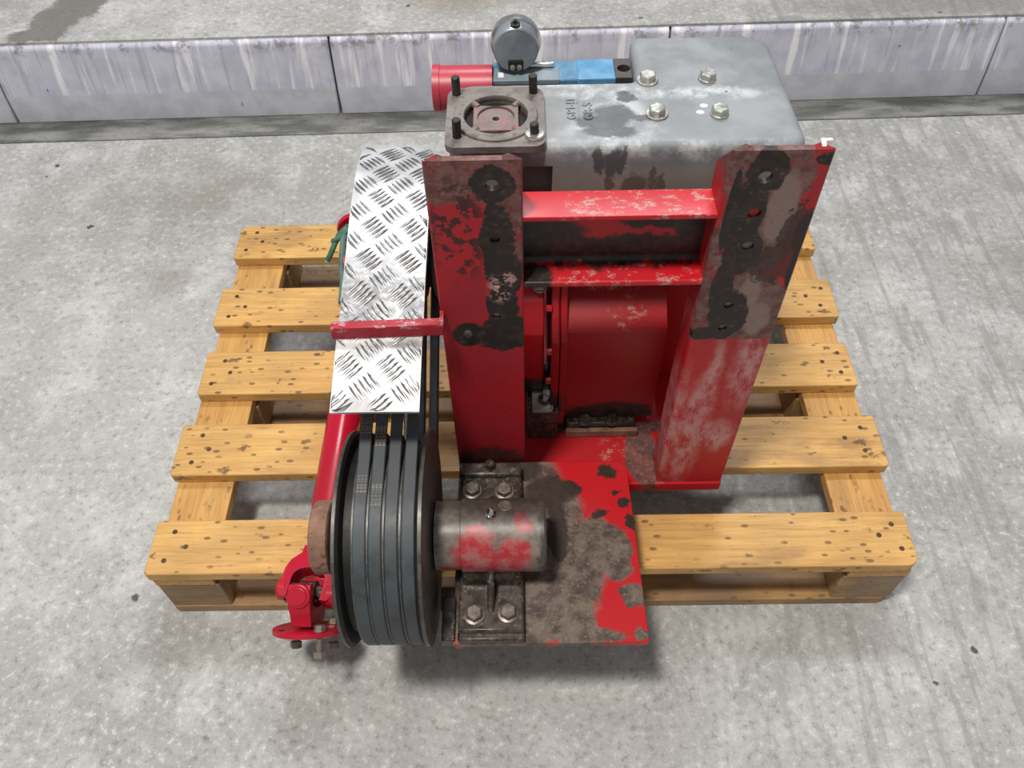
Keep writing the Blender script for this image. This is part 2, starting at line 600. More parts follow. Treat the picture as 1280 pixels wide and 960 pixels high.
# ------------------------------------------------------------------ machine materials
def ell(x, z, rx, rz, y=0.14):
    return (x, y, z, rx, 0.2, rz)
def ragged(m, lst, scale=45, soft=0.6, amp=1.2, w=0.06):
    f = m.blobs(lst, m.co, soft)
    n = m.math('MULTIPLY', m.math('SUBTRACT', m.noise(scale, 6, 0.65), 0.5), amp)
    return m.rng(m.math('ADD', f, n), 0.5 - w, 0.5 + w)
def mat_upright(side):
    m = Mat('upright_enamel_' + side)
    z = m.sep()[2]
    yf = m.rng(m.sep()[1], 0.160, 0.1425)
    n = m.noise(7, 4, 0.5)
    f = m.noise(70, 5, 0.7)
    c = m.mix(m.rng(n, 0.35, 0.7), 'ac1822', '991c27')
    brown = m.mix(m.rng(f, 0.35, 0.65), '6c5750', '4b3833')
    brown = m.mix(m.math('MULTIPLY', m.rng(m.noise(150, 5, 0.75), 0.54, 0.64), 0.5), brown, '8a7469')
    brown = m.mix(m.math('MULTIPLY', m.rng(m.noise(40, 6, 0.75, vec=m.mapping((1, 1, 1), (7, 2, 1))), 0.55, 0.62), 0.75), brown, '8f2229')
    brown = m.mix(m.math('MULTIPLY', m.rng(m.noise(120, 5, 0.75, vec=m.mapping((1, 1, 1), (3, 5, 1))), 0.57, 0.64), 0.75), brown, '261c19')
    black = m.mix(m.rng(f, 0.4, 0.7), '1c1614', '392b26')
    black = m.mix(m.math('MULTIPLY', m.rng(m.noise(140, 4, 0.7), 0.62, 0.68), 0.6), black, '6a564c')
    if side == 'L':
        k = ragged(m, [ell(-.07, .80, .06, .055), ell(-.015, .78, .03, .07), ell(-.012, .70, .012, .06)], 30, 0.5, 1.3, 0.15)
        c = m.mix(m.math('MULTIPLY', k, 0.85), c, brown)
        k = m.rng(m.noise(62, 4, 0.6), 0.53, 0.565)
        c = m.mix(m.math('MULTIPLY', k, m.math('MULTIPLY', m.blobs([ell(-.078, .71, .032, .075)], m.co, 0.35), 0.9)), c, black)
        k = ragged(m, [ell(-.034, .695, .02, .055), ell(-.03, .655, .022, .03), ell(-.037, .775, .024, .025), ell(-.031, .585, .02, .05), ell(-.03, .545, .026, .04), ell(-.014, .64, .008, .025)], 55, 0.45, 1.5)
        c = m.mix(k, c, black)
        k = m.math('MULTIPLY', m.blobs([ell(-.034, .620, .013, .022), ell(-.026, .634, .013, .012)], m.co, 0.4), m.rng(m.noise(110, 4, 0.6), 0.48, 0.54))
        c = m.mix(m.math('MULTIPLY', k, 0.85), c, 'b98f88')
        k = m.math('MAXIMUM', m.blobs([ell(-.0755, .5375, .0205, .0225)], m.warp(.004, 50), 0.08),
                   m.math('MULTIPLY', m.blobs([ell(-.030, .530, .034, .040)], m.warp(.01, 40), 0.2), m.rng(z, .5105, .513)))
        c = m.mix(k, c, black)
        k = ragged(m, [ell(-.055, .225, .075, .050)], 30, 0.6, 0.8, 0.2)
        c = m.mix(m.math('MULTIPLY', k, 0.85), c, black)
    else:
        low = m.math('MULTIPLY', m.rng(z, .5195, .5225), m.math('MAXIMUM', yf, m.rng(z, .74, .80)))
        k = m.math('MULTIPLY', low, ragged(m, [ell(.25, .78, .05, .06), ell(.255, .70, .045, .07), ell(.25, .57, .07, .075), ell(.23, .64, .035, .09)], 26, 0.5, 1.1, 0.12))
        c = m.mix(m.math('MULTIPLY', k, 0.92), c, brown)
        k = m.math('MULTIPLY', low, ragged(m, [ell(.274, .735, .016, .05), ell(.285, .56, .016, .03), ell(.265, .60, .014, .035)], 40, 0.7, 0.9, 0.2))
        c = m.mix(m.math('MULTIPLY', k, 0.8), c, '86716a')
        k = m.math('MULTIPLY', low, ragged(m, [ell(.247, .785, .022, .028), ell(.238, .735, .02, .05), ell(.243, .675, .022, .04), ell(.231, .615, .013, .045), ell(.247, .565, .024, .045), ell(.222, .532, .016, .014), ell(.307, .70, .012, .03), ell(.309, .65, .007, .04), ell(.31, .80, .016, .008), ell(.219, .73, .006, .06)], 48, 0.45, 1.2, 0.1))
        c = m.mix(k, c, black)
        k = ragged(m, [ell(.298, .69, .02, .05), ell(.285, .655, .03, .03)], 85, 0.6, 2.2)
        c = m.mix(m.math('MULTIPLY', k, 0.8), c, '31211e')
        fld = m.blobs([ell(.294, .465, .020, .085), ell(.250, .44, .010, .07), ell(.243, .37, .017, .07), ell(.236, .28, .022, .095), ell(.283, .30, .022, .035), ell(.262, .31, .018, .025), (.213, .16, .31, .012, .05, .13)], m.warp(.012, 30), 0.55)
        k = m.math('MULTIPLY', m.math('MULTIPLY', m.rng(z, .5225, .5185), fld), m.rng(m.noise(48, 6, 0.75, vec=m.mapping((1.4, 1, .6))), 0.34, 0.62))
        c = m.mix(m.math('MULTIPLY', k, 0.75), c, 'bd9290')
    c = m.mix(m.math('MULTIPLY', m.rng(m.noise(110, 3, 0.6), 0.68, 0.73), 0.7), c, '2a1614')
    m.bump(f, 0.12, 0.001)
    return m.out(c, m.rng(f, 0.3, 0.7, 0.36, 0.56), 0.0, 0.4)
UP_L = mat_upright('L')
UP_R = mat_upright('R')
PLATE = mat_red('bearing_plate_worn',
    dark=[(-.03, .12, .24, .05, .022, .1), (.03, .08, .24, .035, .03, .1), (.04, .02, .24, .016, .06, .1), (.12, .115, .24, .014, .012, .1), (.142, .062, .24, .008, .01, .1), (.146, .03, .24, .008, .01, .1), (.062, .088, .24, .017, .018, .1), (.13, .078, .24, .006, .006, .1), (.105, .043, .24, .012, .008, .1)],  # long patch right of the housing end is its shadow, painted in
    brown=[(-.04, .0, .24, .10, .2, .1), (.05, -.04, .24, .055, .09, .1), (.085, -.01, .24, .05, .05, .1), (.12, -.02, .24, .026, .045, .1), (.055, -.115, .24, .035, .05, .1), (.03, .055, .24, .05, .05, .1), (.14, -.085, .24, .02, .018, .1), (.05, -.14, .24, .08, .012, .1), (.15, -.14, .24, .012, .01, .1)],
    brownc='6f6156', base='b80f19', warpamp=0.022, speck=0.2, darkc='2d2119', rough=0.42)
BASE = mat_red('base_enamel', base='b4101b', brown=[(.19, .19, .168, .03, .06, .05), (.10, .25, .168, .2, .012, .05)], chips=[(.20, .15, .168, .02, .012, .05), (.15, .2, .168, .03, .03, .05)], brownc='74443e')
CROSS = mat_red('cross_channel_enamel', base='b90f1d',
    dark=[(.0, .18, .67, .07, .04, .035), (.16, .185, .69, .05, .03, .016), (.1, .185, .645, .2, .032, .022), (.2, .18, .68, .03, .04, .04), (.0, .15, .622, .03, .03, .01)],  # darkens the inside of the channel in patches
    chips=[(.17, .17, .727, .06, .05, .02), (.11, .165, .727, .05, .03, .02), (.06, .16, .727, .03, .02, .02), (.1, .15, .62, .15, .03, .012)], chipc='a98c84', speck=0.3)
GEAR = mat_red('gearbox_enamel', base='a51019', chips=[(.150, .26, .43, .024, .06, .014), (.13, .3, .455, .05, .05, .006)], chipc='b09175', speck=0.25,
    dark=[(.19, .32, .54, .03, .08, .035), (.14, .25, .19, .09, .1, .05), (.0, .25, .25, .06, .1, .05)], brownc='4a3630')
REDP = mat_red('red_plain_enamel', speck=0.15)
SHAFT = mat_red('driveshaft_enamel', base='b40c2c', speck=0.05, rough=0.27)
GREASE = mat_simple('greasy_cast_iron', '2c2622', '4d433b', 60, 0.34, 0.15, 0.35, '6f665c')
BOLT = mat_simple('dull_bolt_steel', '6a6058', '8b8078', 70, 0.4, 0.55, 0.1)
ZINC = mat_simple('zinc_bolt', 'a8a6a0', 'c9c7c1', 60, 0.3, 0.75, 0.05)
BLACKST = mat_simple('black_stud', '211d1b', '35302d', 60, 0.55, 0.2)
RUBBER = mat_simple('belt_rubber', '33373a', '42474b', 24, 0.55, 0.0, 0.05)
PULLEY = mat_simple('pulley_black', '0d0c0b', '151312', 40, 0.6, 0.0)
PRIM = mat_simple('pulley_rim_worn', '454340', '5b5853', 70, 0.42, 0.35)
RUST = mat_simple('rusty_disc', '7b5a49', '93705c', 45, 0.75, 0.05, 0.3, '5b4032')
INK = mat_simple('belt_print', '8d8178', '9c9087', 60, 0.7)
CHROME = mat_simple('bright_steel', 'd0cfcc', 'e4e3e0', 40, 0.16, 1.0, 0.02)

def mat_housing():
    m = Mat('bearing_housing_worn')
    w = m.warp(0.02, 34)
    n = m.noise(50, 5, 0.7)
    c = m.mix(m.rng(n, 0.35, 0.65), '5d544d', '80766d')
    red = m.blobs([(-.075, -.08, .34, .028, .04, .03), (-.055, -.075, .31, .05, .04, .03), (-.02, -.075, .335, .024, .04, .022), (-.012, -.03, .36, .012, .018, .02), (-.07, -.055, .355, .02, .02, .02), (-.11, -.085, .30, .02, .03, .016)], w, 0.22)
    c = m.mix(red, c, m.mix(m.rng(n, 0.4, 0.65), 'a8242f', 'a0635f'))
    dk = m.blobs([(-.04, .0, .35, .08, .03, .03), (.02, -.05, .33, .008, .1, .1)], w, 0.4)
    c = m.mix(m.math('MULTIPLY', dk, 0.75), c, '2b2725')
    m.bump(n, 0.25, 0.001)
    return m.out(c, 0.42, 0.05)
HOUSING = mat_housing()

def mat_pump():
    m = Mat('pump_casting')
    w = m.warp(0.02, 30)
    n = m.noise(14, 5, 0.6)
    f = m.noise(70, 4, 0.7)
    c = m.mix(m.rng(n, 0.35, 0.65), '74777a', '898c8f')
    x, y, z = m.sep()[0], m.sep()[1], m.sep()[2]
    # dusty brownish left end and front
    left = m.rng(x, 0.06, -0.02)
    c = m.mix(m.math('MULTIPLY', left, 0.7), c, '77716b')
    front = m.rng(z, 0.735, 0.70)
    c = m.mix(m.math('MULTIPLY', front, 0.65), c, '8d8278')
    wh = m.math('MULTIPLY', m.blobs([(.11, .30, .75, .03, .03, .05), (.09, .24, .745, .08, .012, .012), (.13, .34, .75, .1, .012, .05), (.2, .235, .74, .12, .012, .01), (.06, .36, .75, .06, .012, .05), (.1, .265, .75, .05, .02, .05), (.23, .335, .75, .06, .012, .05)], w, 0.5), m.rng(m.noise(24, 5, 0.7), 0.4, 0.6))
    c = m.mix(m.math('MULTIPLY', wh, 0.7), c, 'c3c5c7')
    dk = m.blobs([(.105, .295, .75, .026, .022, .05), (.09, .28, .75, .03, .014, .05), (.10, .262, .75, .032, .012, .05), (.122, .33, .75, .013, .012, .05), (.135, .29, .75, .014, .007, .05),
                  (.085, .235, .73, .006, .02, .022), (.1, .235, .725, .01, .02, .02), (.112, .235, .73, .005, .02, .02)], w, 0.2)
    c = m.mix(m.math('MULTIPLY', dk, 0.88), c, '46484b')
    br = m.blobs([(.098, .235, .69, .005, .02, .02), (.128, .235, .695, .016, .02, .016), (.158, .235, .695, .006, .02, .016), (.148, .235, .70, .004, .02, .02)], w, 0.2)
    c = m.mix(m.math('MULTIPLY', br, 0.8), c, '5b4c3c')
    sp = m.rng(m.voronoi(38, m.warp(0.004, 60)), 0.075, 0.05)
    c = m.mix(m.math('MULTIPLY', m.math('MULTIPLY', sp, m.rng(m.noise(5), 0.5, 0.6)), 0.9), c, '3e3f40')
    dots = m.blobs([(.2125, .31, .75, .0045, .0035, .02), (.2065, .297, .75, .0045, .0035, .02)], m.co, 0.15)
    c = m.mix(dots, c, 'efefec')
    m.bump(f, 0.12, 0.001)
    return m.out(c, m.rng(n, 0.3, 0.7, 0.42, 0.6), 0.0)
PUMP = mat_pump()
PORT = mat_simple('port_flange_iron', '635b57', '7b736e', 40, 0.55, 0.1, 0.15, '524a46')
PORTIN = mat_simple('port_insert_iron', '6a5a57', '7b6a66', 50, 0.5, 0.1, 0.1, 'a0545c')
DARK = mat_simple('cavity_shade', '120d08', '1c140c', 30, 0.8)  # near-black colour that paints the shade inside holes and recesses

def mat_guard():
    m = Mat('checker_aluminium')
    n = m.noise(18, 5, 0.6)
    f = m.noise(150, 3, 0.6)
    y = m.sep()[1]
    c = m.mix(m.rng(n, 0.35, 0.65), 'c4c4c4', 'dedede')
    gr = m.math('MULTIPLY', m.rng(y, 0.27, 0.17), m.rng(y, 0.09, 0.13))  # shading behind the guard bar, painted into the sheet colour
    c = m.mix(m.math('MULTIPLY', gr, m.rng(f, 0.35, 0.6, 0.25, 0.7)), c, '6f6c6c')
    dirt = m.blobs([(-.205, .02, .56, .025, .016, .05), (-.17, .012, .56, .03, .01, .05), (-.20, .09, .57, .02, .012, .05), (-.15, .1, .57, .02, .01, .05)], m.warp(0.02, 60), 0.4)
    c = m.mix(m.math('MULTIPLY', dirt, 0.5), c, '6c6a68')
    return m.out(c, m.rng(n, 0.3, 0.7, 0.36, 0.5), 0.75)
GUARD = mat_guard()
TREAD = mat_simple('tread_bar_aluminium', '7b7a7a', 'a5a4a4', 90, 0.38, 0.75, 0.05)

# ------------------------------------------------------------------ the pump unit
unit = thing('pump_unit', 'red framed pump unit with grey pump, bearing, belt pulley and tread plate guard', 'pump', (0.1, 0.25, 0.144))

# base plate and uprights
B().box(-.112, .312, .1365, .58, .1445, .168).build('base_plate', BASE, unit, bevel=0.003)
def upright(x0, x1, holes, z0, z1, mat, chL, chR):
    b = B()
    b.holed([(x0 + .021, z0), (x1 - .021, z0), (x1 - .021, z1), (x0 + .021, z1)], [circle(x, z, r, 20)[::-1] for x, z, r in holes], 'y', .1395, .1475)
    for side, ch in ((0, chL), (1, chR)):
        s = 1 if side == 0 else -1
        xe = x0 if side == 0 else x1
        prof = [(xe + s * .002, .1395), (xe, .1415), (xe, .19), (xe + s * .0065, .19), (xe + s * .0085, .165), (xe + s * .0105, .157), (xe + s * .0145, .151), (xe + s * .021, .1475), (xe + s * .021, .1395)]
        k = len(b.v)
        b.prism(prof, 'z', z0, z1)
        for i in range(k, len(b.v)):
            x, y, z = b.v[i]
            if z > z1 - 1e-6 and y > .152:
                b.v[i] = (x, y, z1 - (y - .152) * ch)
    return b.build('upright', mat, unit)
HL = [(-.0376, .7737, .0075), (-.037, .6975, .0055), (-.037, .6278, .0055), (-.0389, .5717, .0055)]
HR = [(.2470, .7780, .0078), (.2457, .7296, .0072), (.2487, .6815, .007), (.2455, .5840, .0058), (.2452, .5427, .0055)]
upL = upright(-.1085, -.0055, HL, .166, .806, UP_L, 1.2, 2.2)
upR = upright(.207, .311, HR, .166, .812, UP_R, 1.3, 1.2)
for up_, lst, mats in ((upL, HL[1:], ('p', 'p', 'g')), (upR, HR[1:], ('r', 'g', 'g', 'g'))):
    for (x, z, r), k in zip(lst, mats):
        B().lathe([(0, r * .98), (.004, r * .98), (.0045, r * .9)], (x, .1475, z), (0, -1, 0), 16).build('hole_plug', {'p': UP_L, 'g': BOLT, 'r': REDP}[k], up_)
# round capped stud on the left upright
B().lathe([(0, .006), (.002, .006), (.004, .004)], (-.0765, .1395, .5395), (0, -1, 0), 12).build('stud_end', GREASE, unit)
WHITE = mat_simple('white_highlight', 'e8e6e0', 'f2f1ec', 40, 0.6)
B().prism([(.2975, .1440), (.3015, .1440), (.3035, .1530), (.3105, .1535), (.3105, .1570), (.2990, .1570)], 'z', .8060, .8128).build('floor_highlight', WHITE, upR)  # white piece put in for an overexposed floor highlight
# cross channel, open to the front
prof = rounded([(.142, .727, .001), (.142, .7195, .003), (.179, .7170, .008), (.179, .6280, .008), (.142, .6255, .003), (.142, .618, .001), (.187, .618, .001), (.187, .727, .002)], 4)
B().prism(prof, 'x', -.0065, .2085).build('cross_channel', CROSS, unit)

# bearing plate with its side gussets
pts = rounded([(-.107, -.151, .003), (.157, -.151, .004), (.151, .136, .018), (-.107, .136, .003)], 5)
bp = B().prism(pts, 'z', .229, .240).build('bearing_plate', PLATE, unit, bevel=0.0012)
for x in (-.104, .138):
    B().prism([(.1375, .1695), (.1375, .2288), (-.149, .2288), (-.149, .219), (.03, .1695)], 'x', x, x + .010).build('gusset', REDP, unit, bevel=0.0008)
B().box(-.122, -.104, -.148, -.085, .225, .246).build('plate_lug', GREASE, unit, bevel=0.002)
B().box(-.127, -.108, -.098, -.062, .205, .226).build('plate_lug', BOLT, unit, bevel=0.002)

# pillow block bearing
AY, AZ = -.025, .31
pb = B()
pb.box(-.099, -.011, -.142, .098, .2402, .261)
pb.box(-.100, -.010, -.151, -.136, .2402, .252)
pb.box(-.104, -.012, .095, .118, .2402, .270)
pb.prism([(-.078, .260), (.03, .260), (.018, .31), (-.066, .31)], 'x', -.094, -.014)
pb.prism([(-.118, .259), (-.06, .259), (-.06, .315), (-.070, .306)], 'x', -.060, -.050)
pb.prism([(.066, .259), (.01, .259), (.01, .315), (.018, .306)], 'x', -.060, -.050)
pbo = pb.build('pillow_block', GREASE, unit, bevel=0.0035, seg=2)
hs = B().lathe([(-.128, .040), (-.128, .0465), (-.0935, .0465), (-.0925, .0495), (.0175, .0495), (.0205, .047), (.0205, .038), (.017, .036)], (0, AY, AZ), (1, 0, 0), 56)
hso = hs.build('bearing_housing', HOUSING, pbo)
B().lathe([(.014, .037), (.0185, .037), (.0195, .012), (.0195, .001)], (0, AY, AZ), (1, 0, 0), 32).build('seal_cap', PULLEY, pbo)
for bx, by in ((-.0845, .073), (-.037, .071), (-.0776, -.119), (-.032, -.117)):
    B().hexbolt((bx, by, .261), (random.uniform(-.03, .03), 0, 1), .0115, .0095, .0148).build('bolt', BOLT, pbo, bevel=0.0005, seg=1)
gn = B()
gd = Vector((0.15, 0.12, 0.95)).normalized()
gp = Vector((-.054, -.022, .3585))
gn.lathe([(0, .0075), (.004, .0075), (.0045, .0045), (.008, .0045), (.010, .0028), (.013, .0045), (.016, .003), (.0165, .001)], gp, gd, 12)
gn.build('grease_nipple', CHROME, pbo)
B().lathe([(-.003, .0095), (.0005, .0095), (.001, .009)], (-.034, -.006, .3555), (0, .3, .95), 20).build('plug', BOLT, pbo)
B().hexbolt((-.058, .108, .270), (0, 0, 1), .008, .012).build('adjusting_bolt', GREASE, pbo)

# shaft and coupling disc
B().cyl((-.262, AY, AZ), (-.127, AY, AZ), .024, 28).build('shaft', PULLEY, unit)
cdo = B().lathe([(-.294, .020), (-.294, .046), (-.291, .050), (-.270, .050), (-.268, .047), (-.268, .03), (-.262, .03)], (0, AY, AZ), (1, 0, 0), 48).build('coupling_disc', RUST, unit)

# big pulley: five grooves, the leftmost one empty
cx = [-.2255, -.2080, -.1890, -.1695, -.1490]
prof = [(-.2405, .03), (-.2405, .040), (-.236, .040), (-.236, .128), (-.2405, .130), (-.2405, .1445)]
prof += [(-.2365, .1445)]
for i, c in enumerate(cx):
    prof += [(c - .0083 + .0004, .1405), (c - .0052, .125), (c + .0052, .125), (c + .0079, .1405)]
prof += [(-.1375, .1445), (-.1335, .1445), (-.1335, .130), (-.138, .128), (-.138, .045), (-.130, .045), (-.130, .03)]
pul = B().lathe(prof, (0, AY, AZ), (1, 0, 0), 96).build('drive_pulley', PULLEY, unit, sharp=25)
for (a, b) in ((-.2412, -.2372), (-.1372, -.1328)):
    B().lathe([(a, .1415), (a, .1449), (b, .1449), (b, .1415)], (0, AY, AZ), (1, 0, 0), 96).build('rim', PRIM, pul)
fb = B()
for i in range(4):
    mx = (cx[i] + cx[i + 1]) / 2
    fb.lathe([(mx - .0011, .137), (mx - .0011, .1412), (mx + .0011, .1412), (mx + .0011, .137)], (0, AY, AZ), (1, 0, 0), 96)
    fb.build('groove_ridge', PRIM, pul)
    fb = B()
# small rear pulley
BY, BZ, RA, RB = .42, .435, .1425, .080
prof = [(-.2355, .02), (-.2355, .088)]
for c in cx:
    prof += [(c - .0079, .0835), (c - .0052, .068), (c + .0052, .068), (c + .0079, .0835)]
prof += [(-.1375, .088), (-.1375, .02)]
B().lathe(prof, (0, BY, BZ), (1, 0, 0), 64).build('driven_pulley', PULLEY, unit, sharp=25)
B().cyl((-.20, BY, BZ), (.06, BY, BZ), .022, 24).build('input_shaft', PULLEY, unit)

# belts
def belt_path(ra, rb, n=40):
    dy, dz = BY - AY, BZ - AZ
    D = math.hypot(dy, dz)
    th = math.atan2(dz, dy)
    al = math.acos((ra - rb) / D)
    pts = []
    # around the big pulley from the upper tangent point, over the front, to the lower one
    a0, a1 = th + al, th + 2 * math.pi - al
    for i in range(n + 1):
        a = a0 + (a1 - a0) * i / n
        pts.append((AY + ra * math.cos(a), AZ + ra * math.sin(a)))
    b0, b1 = th - al, th + al
    for i in range(n + 1):
        a = b0 + (b1 - b0) * i / n
        pts.append((BY + rb * math.cos(a), BZ + rb * math.sin(a)))
    return pts
po = belt_path(RA, RB)
pi_ = belt_path(RA - .0105, RB - .0105)
pm = belt_path(RA - .0012, RB - .0012)
for c in cx[1:]:
    vs, fs = [], []
    n = len(po)
    for i in range(n):
        vs += [(c - .0078, *pm[i]), (c - .0066, *po[i]), (c + .0066, *po[i]), (c + .0078, *pm[i]), (c + .0050, *pi_[i]), (c - .0050, *pi_[i])]
    for i in range(n):
        j = (i + 1) % n
        for k in range(6):
            l = (k + 1) % 6
            fs.append((i * 6 + k, i * 6 + l, j * 6 + l, j * 6 + k))
    bo = B().add(vs, fs).build('drive_belt', RUBBER, unit, sharp=30)
    # printed size marks on the two left belts, bent along the belt's back
    k = cx.index(c)
    if k in (1, 2):
        path = [Vector((0, p[0], p[1])) for p in belt_path(RA + .0003, RB + .0003, 200)]
        # order backwards from the straight run onto the pulley
        run0 = path[-1]
        line = [run0.lerp(path[0], i / 200) for i in range(200)] + path[:120]
        s = [0.0]
        for a, b2 in zip(line[:-1], line[1:]):
            s.append(s[-1] + (b2 - a).length)
        L0 = s[199]
        def at(d):
            for q in range(1, len(s)):
                if s[q] >= d:
                    t = (d - s[q - 1]) / max(s[q] - s[q - 1], 1e-9)
                    return line[q - 1].lerp(line[q], t)
            return line[-1]
        vv, ff = [], []
        for rep, base in enumerate((-.115, -.035) if k == 1 else (-.10, -.02)):
            for row in (-1, 0, 1):
                tm = text_mesh('8 RS 17.1' if k == 1 else 'B17 x 1180', .0062)
                kk = len(vv)
                for v in tm.vertices:
                    q = at(L0 + base - v.co.x * 1.0 + .02)
                    vv.append((c + row * .0045 + v.co.y * .75, q.y, q.z))
                ff += [tuple(i + kk for i in p.vertices) for p in tm.polygons]
                bpy.data.meshes.remove(tm)
        pr_ = B().add(vv, ff).build('printed_marks', INK, bo)
        pr_['kind'] = 'stuff'

# tread plate guard
GP = [(.014, .5460), (.055, .5545), (.10, .5640), (.145, .5680), (.192, .5790), (.258, .5895), (.30, .5970), (.335, .6010), (.37, .6020), (.405, .6000), (.457, .5905)]
def gz(y):
    for a, b in zip(GP[:-1], GP[1:]):
        if y <= b[0]:
            t = (y - a[0]) / (b[0] - a[0])
            return a[1] + (b[1] - a[1]) * t
    return GP[-1][1]
gx0, gx1 = -.2355, -.1300
gpr = GP + [(p[0], p[1] - .003) for p in reversed(GP)]
guard = B().prism(gpr, 'x', gx0, gx1).build('belt_guard', GUARD, unit)
tb = B()
cell = .0365
ca, sa = math.cos(math.radians(40)), math.sin(math.radians(40))
ctr = ((gx0 + gx1) / 2, .2)
for iu in range(-12, 13):
    for iv in range(-12, 13):
        u, v = iu * cell, iv * cell
        flip = (iu + iv) % 2
        for k in range(5):
            off = (k - 2) * cell * .185
            L = cell * .46
            # lens-shaped raised bar
            poly = [(-L, 0), (-L * .5, .0019), (0, .0024), (L * .5, .0019), (L, 0), (L * .5, -.0019), (0, -.0024), (-L * .5, -.0019)]
            w = []
            for (a, b2) in poly:
                pu, pv = (u + a, v + off + b2) if flip else (u + off + b2, v + a)
                w.append((ctr[0] + pu * ca - pv * sa, ctr[1] + pu * sa + pv * ca))
            if gx0 + .002 < sum(p[0] for p in w) / 8 < gx1 - .002 and .016 < sum(p[1] for p in w) / 8 < .455:
                w = [(min(max(p[0], gx0 + .0004), gx1 - .0004), min(max(p[1], .0146), .4565)) for p in w]
                vs = [(p[0], p[1], gz(p[1]) - .0005) for p in w]
                mc = Vector((sum(p[0] for p in w) / 8, sum(p[1] for p in w) / 8))
                vs += [(mc.x + (p[0] - mc.x) * .72, mc.y + (p[1] - mc.y) * .72, gz(p[1]) + .0013) for p in w]
                fs = [(i, (i + 1) % 8, 8 + (i + 1) % 8, 8 + i) for i in range(8)] + [tuple(range(8, 16))]
                tb.add(vs, fs)
to = tb.build('tread_bars', TREAD, guard, sharp=60)
to['kind'] = 'stuff'
to['label'] = 'raised five-bar tread pattern'
GBAR = mat_red('guard_bar_enamel', base='a1172a', chips=[(-.18, .12, .587, .12, .05, .005)], chipc='b9a9aa', speck=0.1)
B().prism([(-.2405, .110), (-.1030, .1140), (-.1030, .1265), (-.2405, .122)], 'z', .5655, .5855).build('guard_bar', GBAR, unit, bevel=0.0015)
B().box(-.1078, -.1032, .1262, .1396, .5665, .5845).build('bar_weld_lug', GBAR, unit, bevel=0.0012)

# gearbox
gb = B()
prof = rounded([(.25, .195, .004), (.25, .415, .010), (.282, .437, .006), (.345, .475, .006), (.345, .575, .01), (.56, .575, .02), (.56, .195, .004)], 4)
gb.prism(prof, 'x', .0600, .206)
gbo = gb.build('gearbox', GEAR, unit)
def flange_prof(y0):
    return rounded([(y0, .18, .02), (y0, .405, .012), (y0 + .04, .455, .02), (y0 + .05, .59, .03), (.56, .59, .03), (.56, .18, .02)], 5)
B().prism(flange_prof(.236), 'x', .0365, .0480).build('gearbox_flange', GEAR, gbo, bevel=0.002)
B().prism(flange_prof(.238), 'x', .0490, .0600).build('gearbox_flange', GEAR, gbo, bevel=0.002)
oc = rounded([(.268, .24, .015), (.252, .30, .02), (.252, .405, .012), (.274, .452, .012), (.33, .50, .02), (.50, .50, .03), (.50, .24, .03)], 5)
B().prism(oc, 'x', -.060, .026).build('input_housing', GEAR, gbo, bevel=0.003)
for (y, z) in ((.300, .497), (.268, .445), (.244, .375), (.244, .305)):
    B().hexbolt((.0365, y, z), (-1, 0, 0), .0055, .008, shank=.0).build('bolt', REDP, gbo)
B().hexbolt((.019, .285, .475), (0, -.6, .8), .009, .006, .011).build('filler_plug', BOLT, gbo)
tabp = rounded([(.008, .226, .002), (.042, .226, .008), (.042, .268, .008), (.008, .268, .002)], 4)
tbo = B().prism(tabp, 'z', .244, .251).build('mounting_tab', mat_simple('tab_steel', '8f8882', 'aaa39c', 60, 0.45, 0.2, 0.1), gbo, bevel=0.001)
B().hexbolt((.027, .246, .251), (0, 0, 1), .0105, .008).build('mounting_bolt', GREASE, gbo, bevel=.0005, seg=1)
B().box(.0, .05, .228, .33, .168, .243).build('foot', GREASE, gbo, bevel=0.002)
B().box(.066, .178, .238, .42, .168, .196).build('foot', GREASE, gbo, bevel=0.002)
for x in (.095, .14):
    B().hexbolt((x, .244, .196), (0, 0, 1), .009, .009, .012).build('bolt', GREASE, gbo)
B().box(.064, .184, .229, .2375, .1685, .185).build('foot_strip', RUST, gbo, bevel=0.0015)
B().box(.10, .30, .33, .52, .574, .606).build('pump_saddle', REDP, unit, bevel=0.002)
B().box(.22, .30, .36, .50, .1685, .58).build('pump_leg', REDP, unit, bevel=0.002)

# pump casting
pts = rounded([(-.090, .235, .022), (.322, .235, .016), (.317, .468, .035), (.139, .468, .012), (.137, .366, .010), (-.092, .366, .03)], 6)
pump = B().prism(pts, 'z', .605, .750).build('pump_casting', PUMP, None, bevel=0.011, seg=4, angle=50)
carve(pump, B().box(-.010, .0305, .20, .262, .664, .7235))
attach(pump, unit)
bos = B().lathe([(-.004, .05), (.0015, .048), (.0025, .044)], (.21, .305, .75), (0, 0, 1), 40)
for (bx, by) in ((.151, .364), (.2245, .365), (.155, .294), (.228, .292)):
    B().hexbolt((bx, by, .750), (random.uniform(-.05, .05), 0, 1), .0106, .0078, .0135 if bx < .2 else .0112).build('casting_bolt', ZINC, pump, bevel=0.0006, seg=1)
lt = []
for body, x, y, size in (('GP1-IT', .0545, .308, .0150), ('GR-S', .0745, .302, .0165)):
    tm = text_mesh(body, size, .0012)
    for v in tm.vertices:
        px, py, pz = v.co
        v.co = (x - py, y + px, .7503 + pz)
    link('cast_lettering', tm, PUMP, pump)
B().box(.0625, .0640, .272, .345, .7495, .7513).build('cast_rule', PUMP, pump)

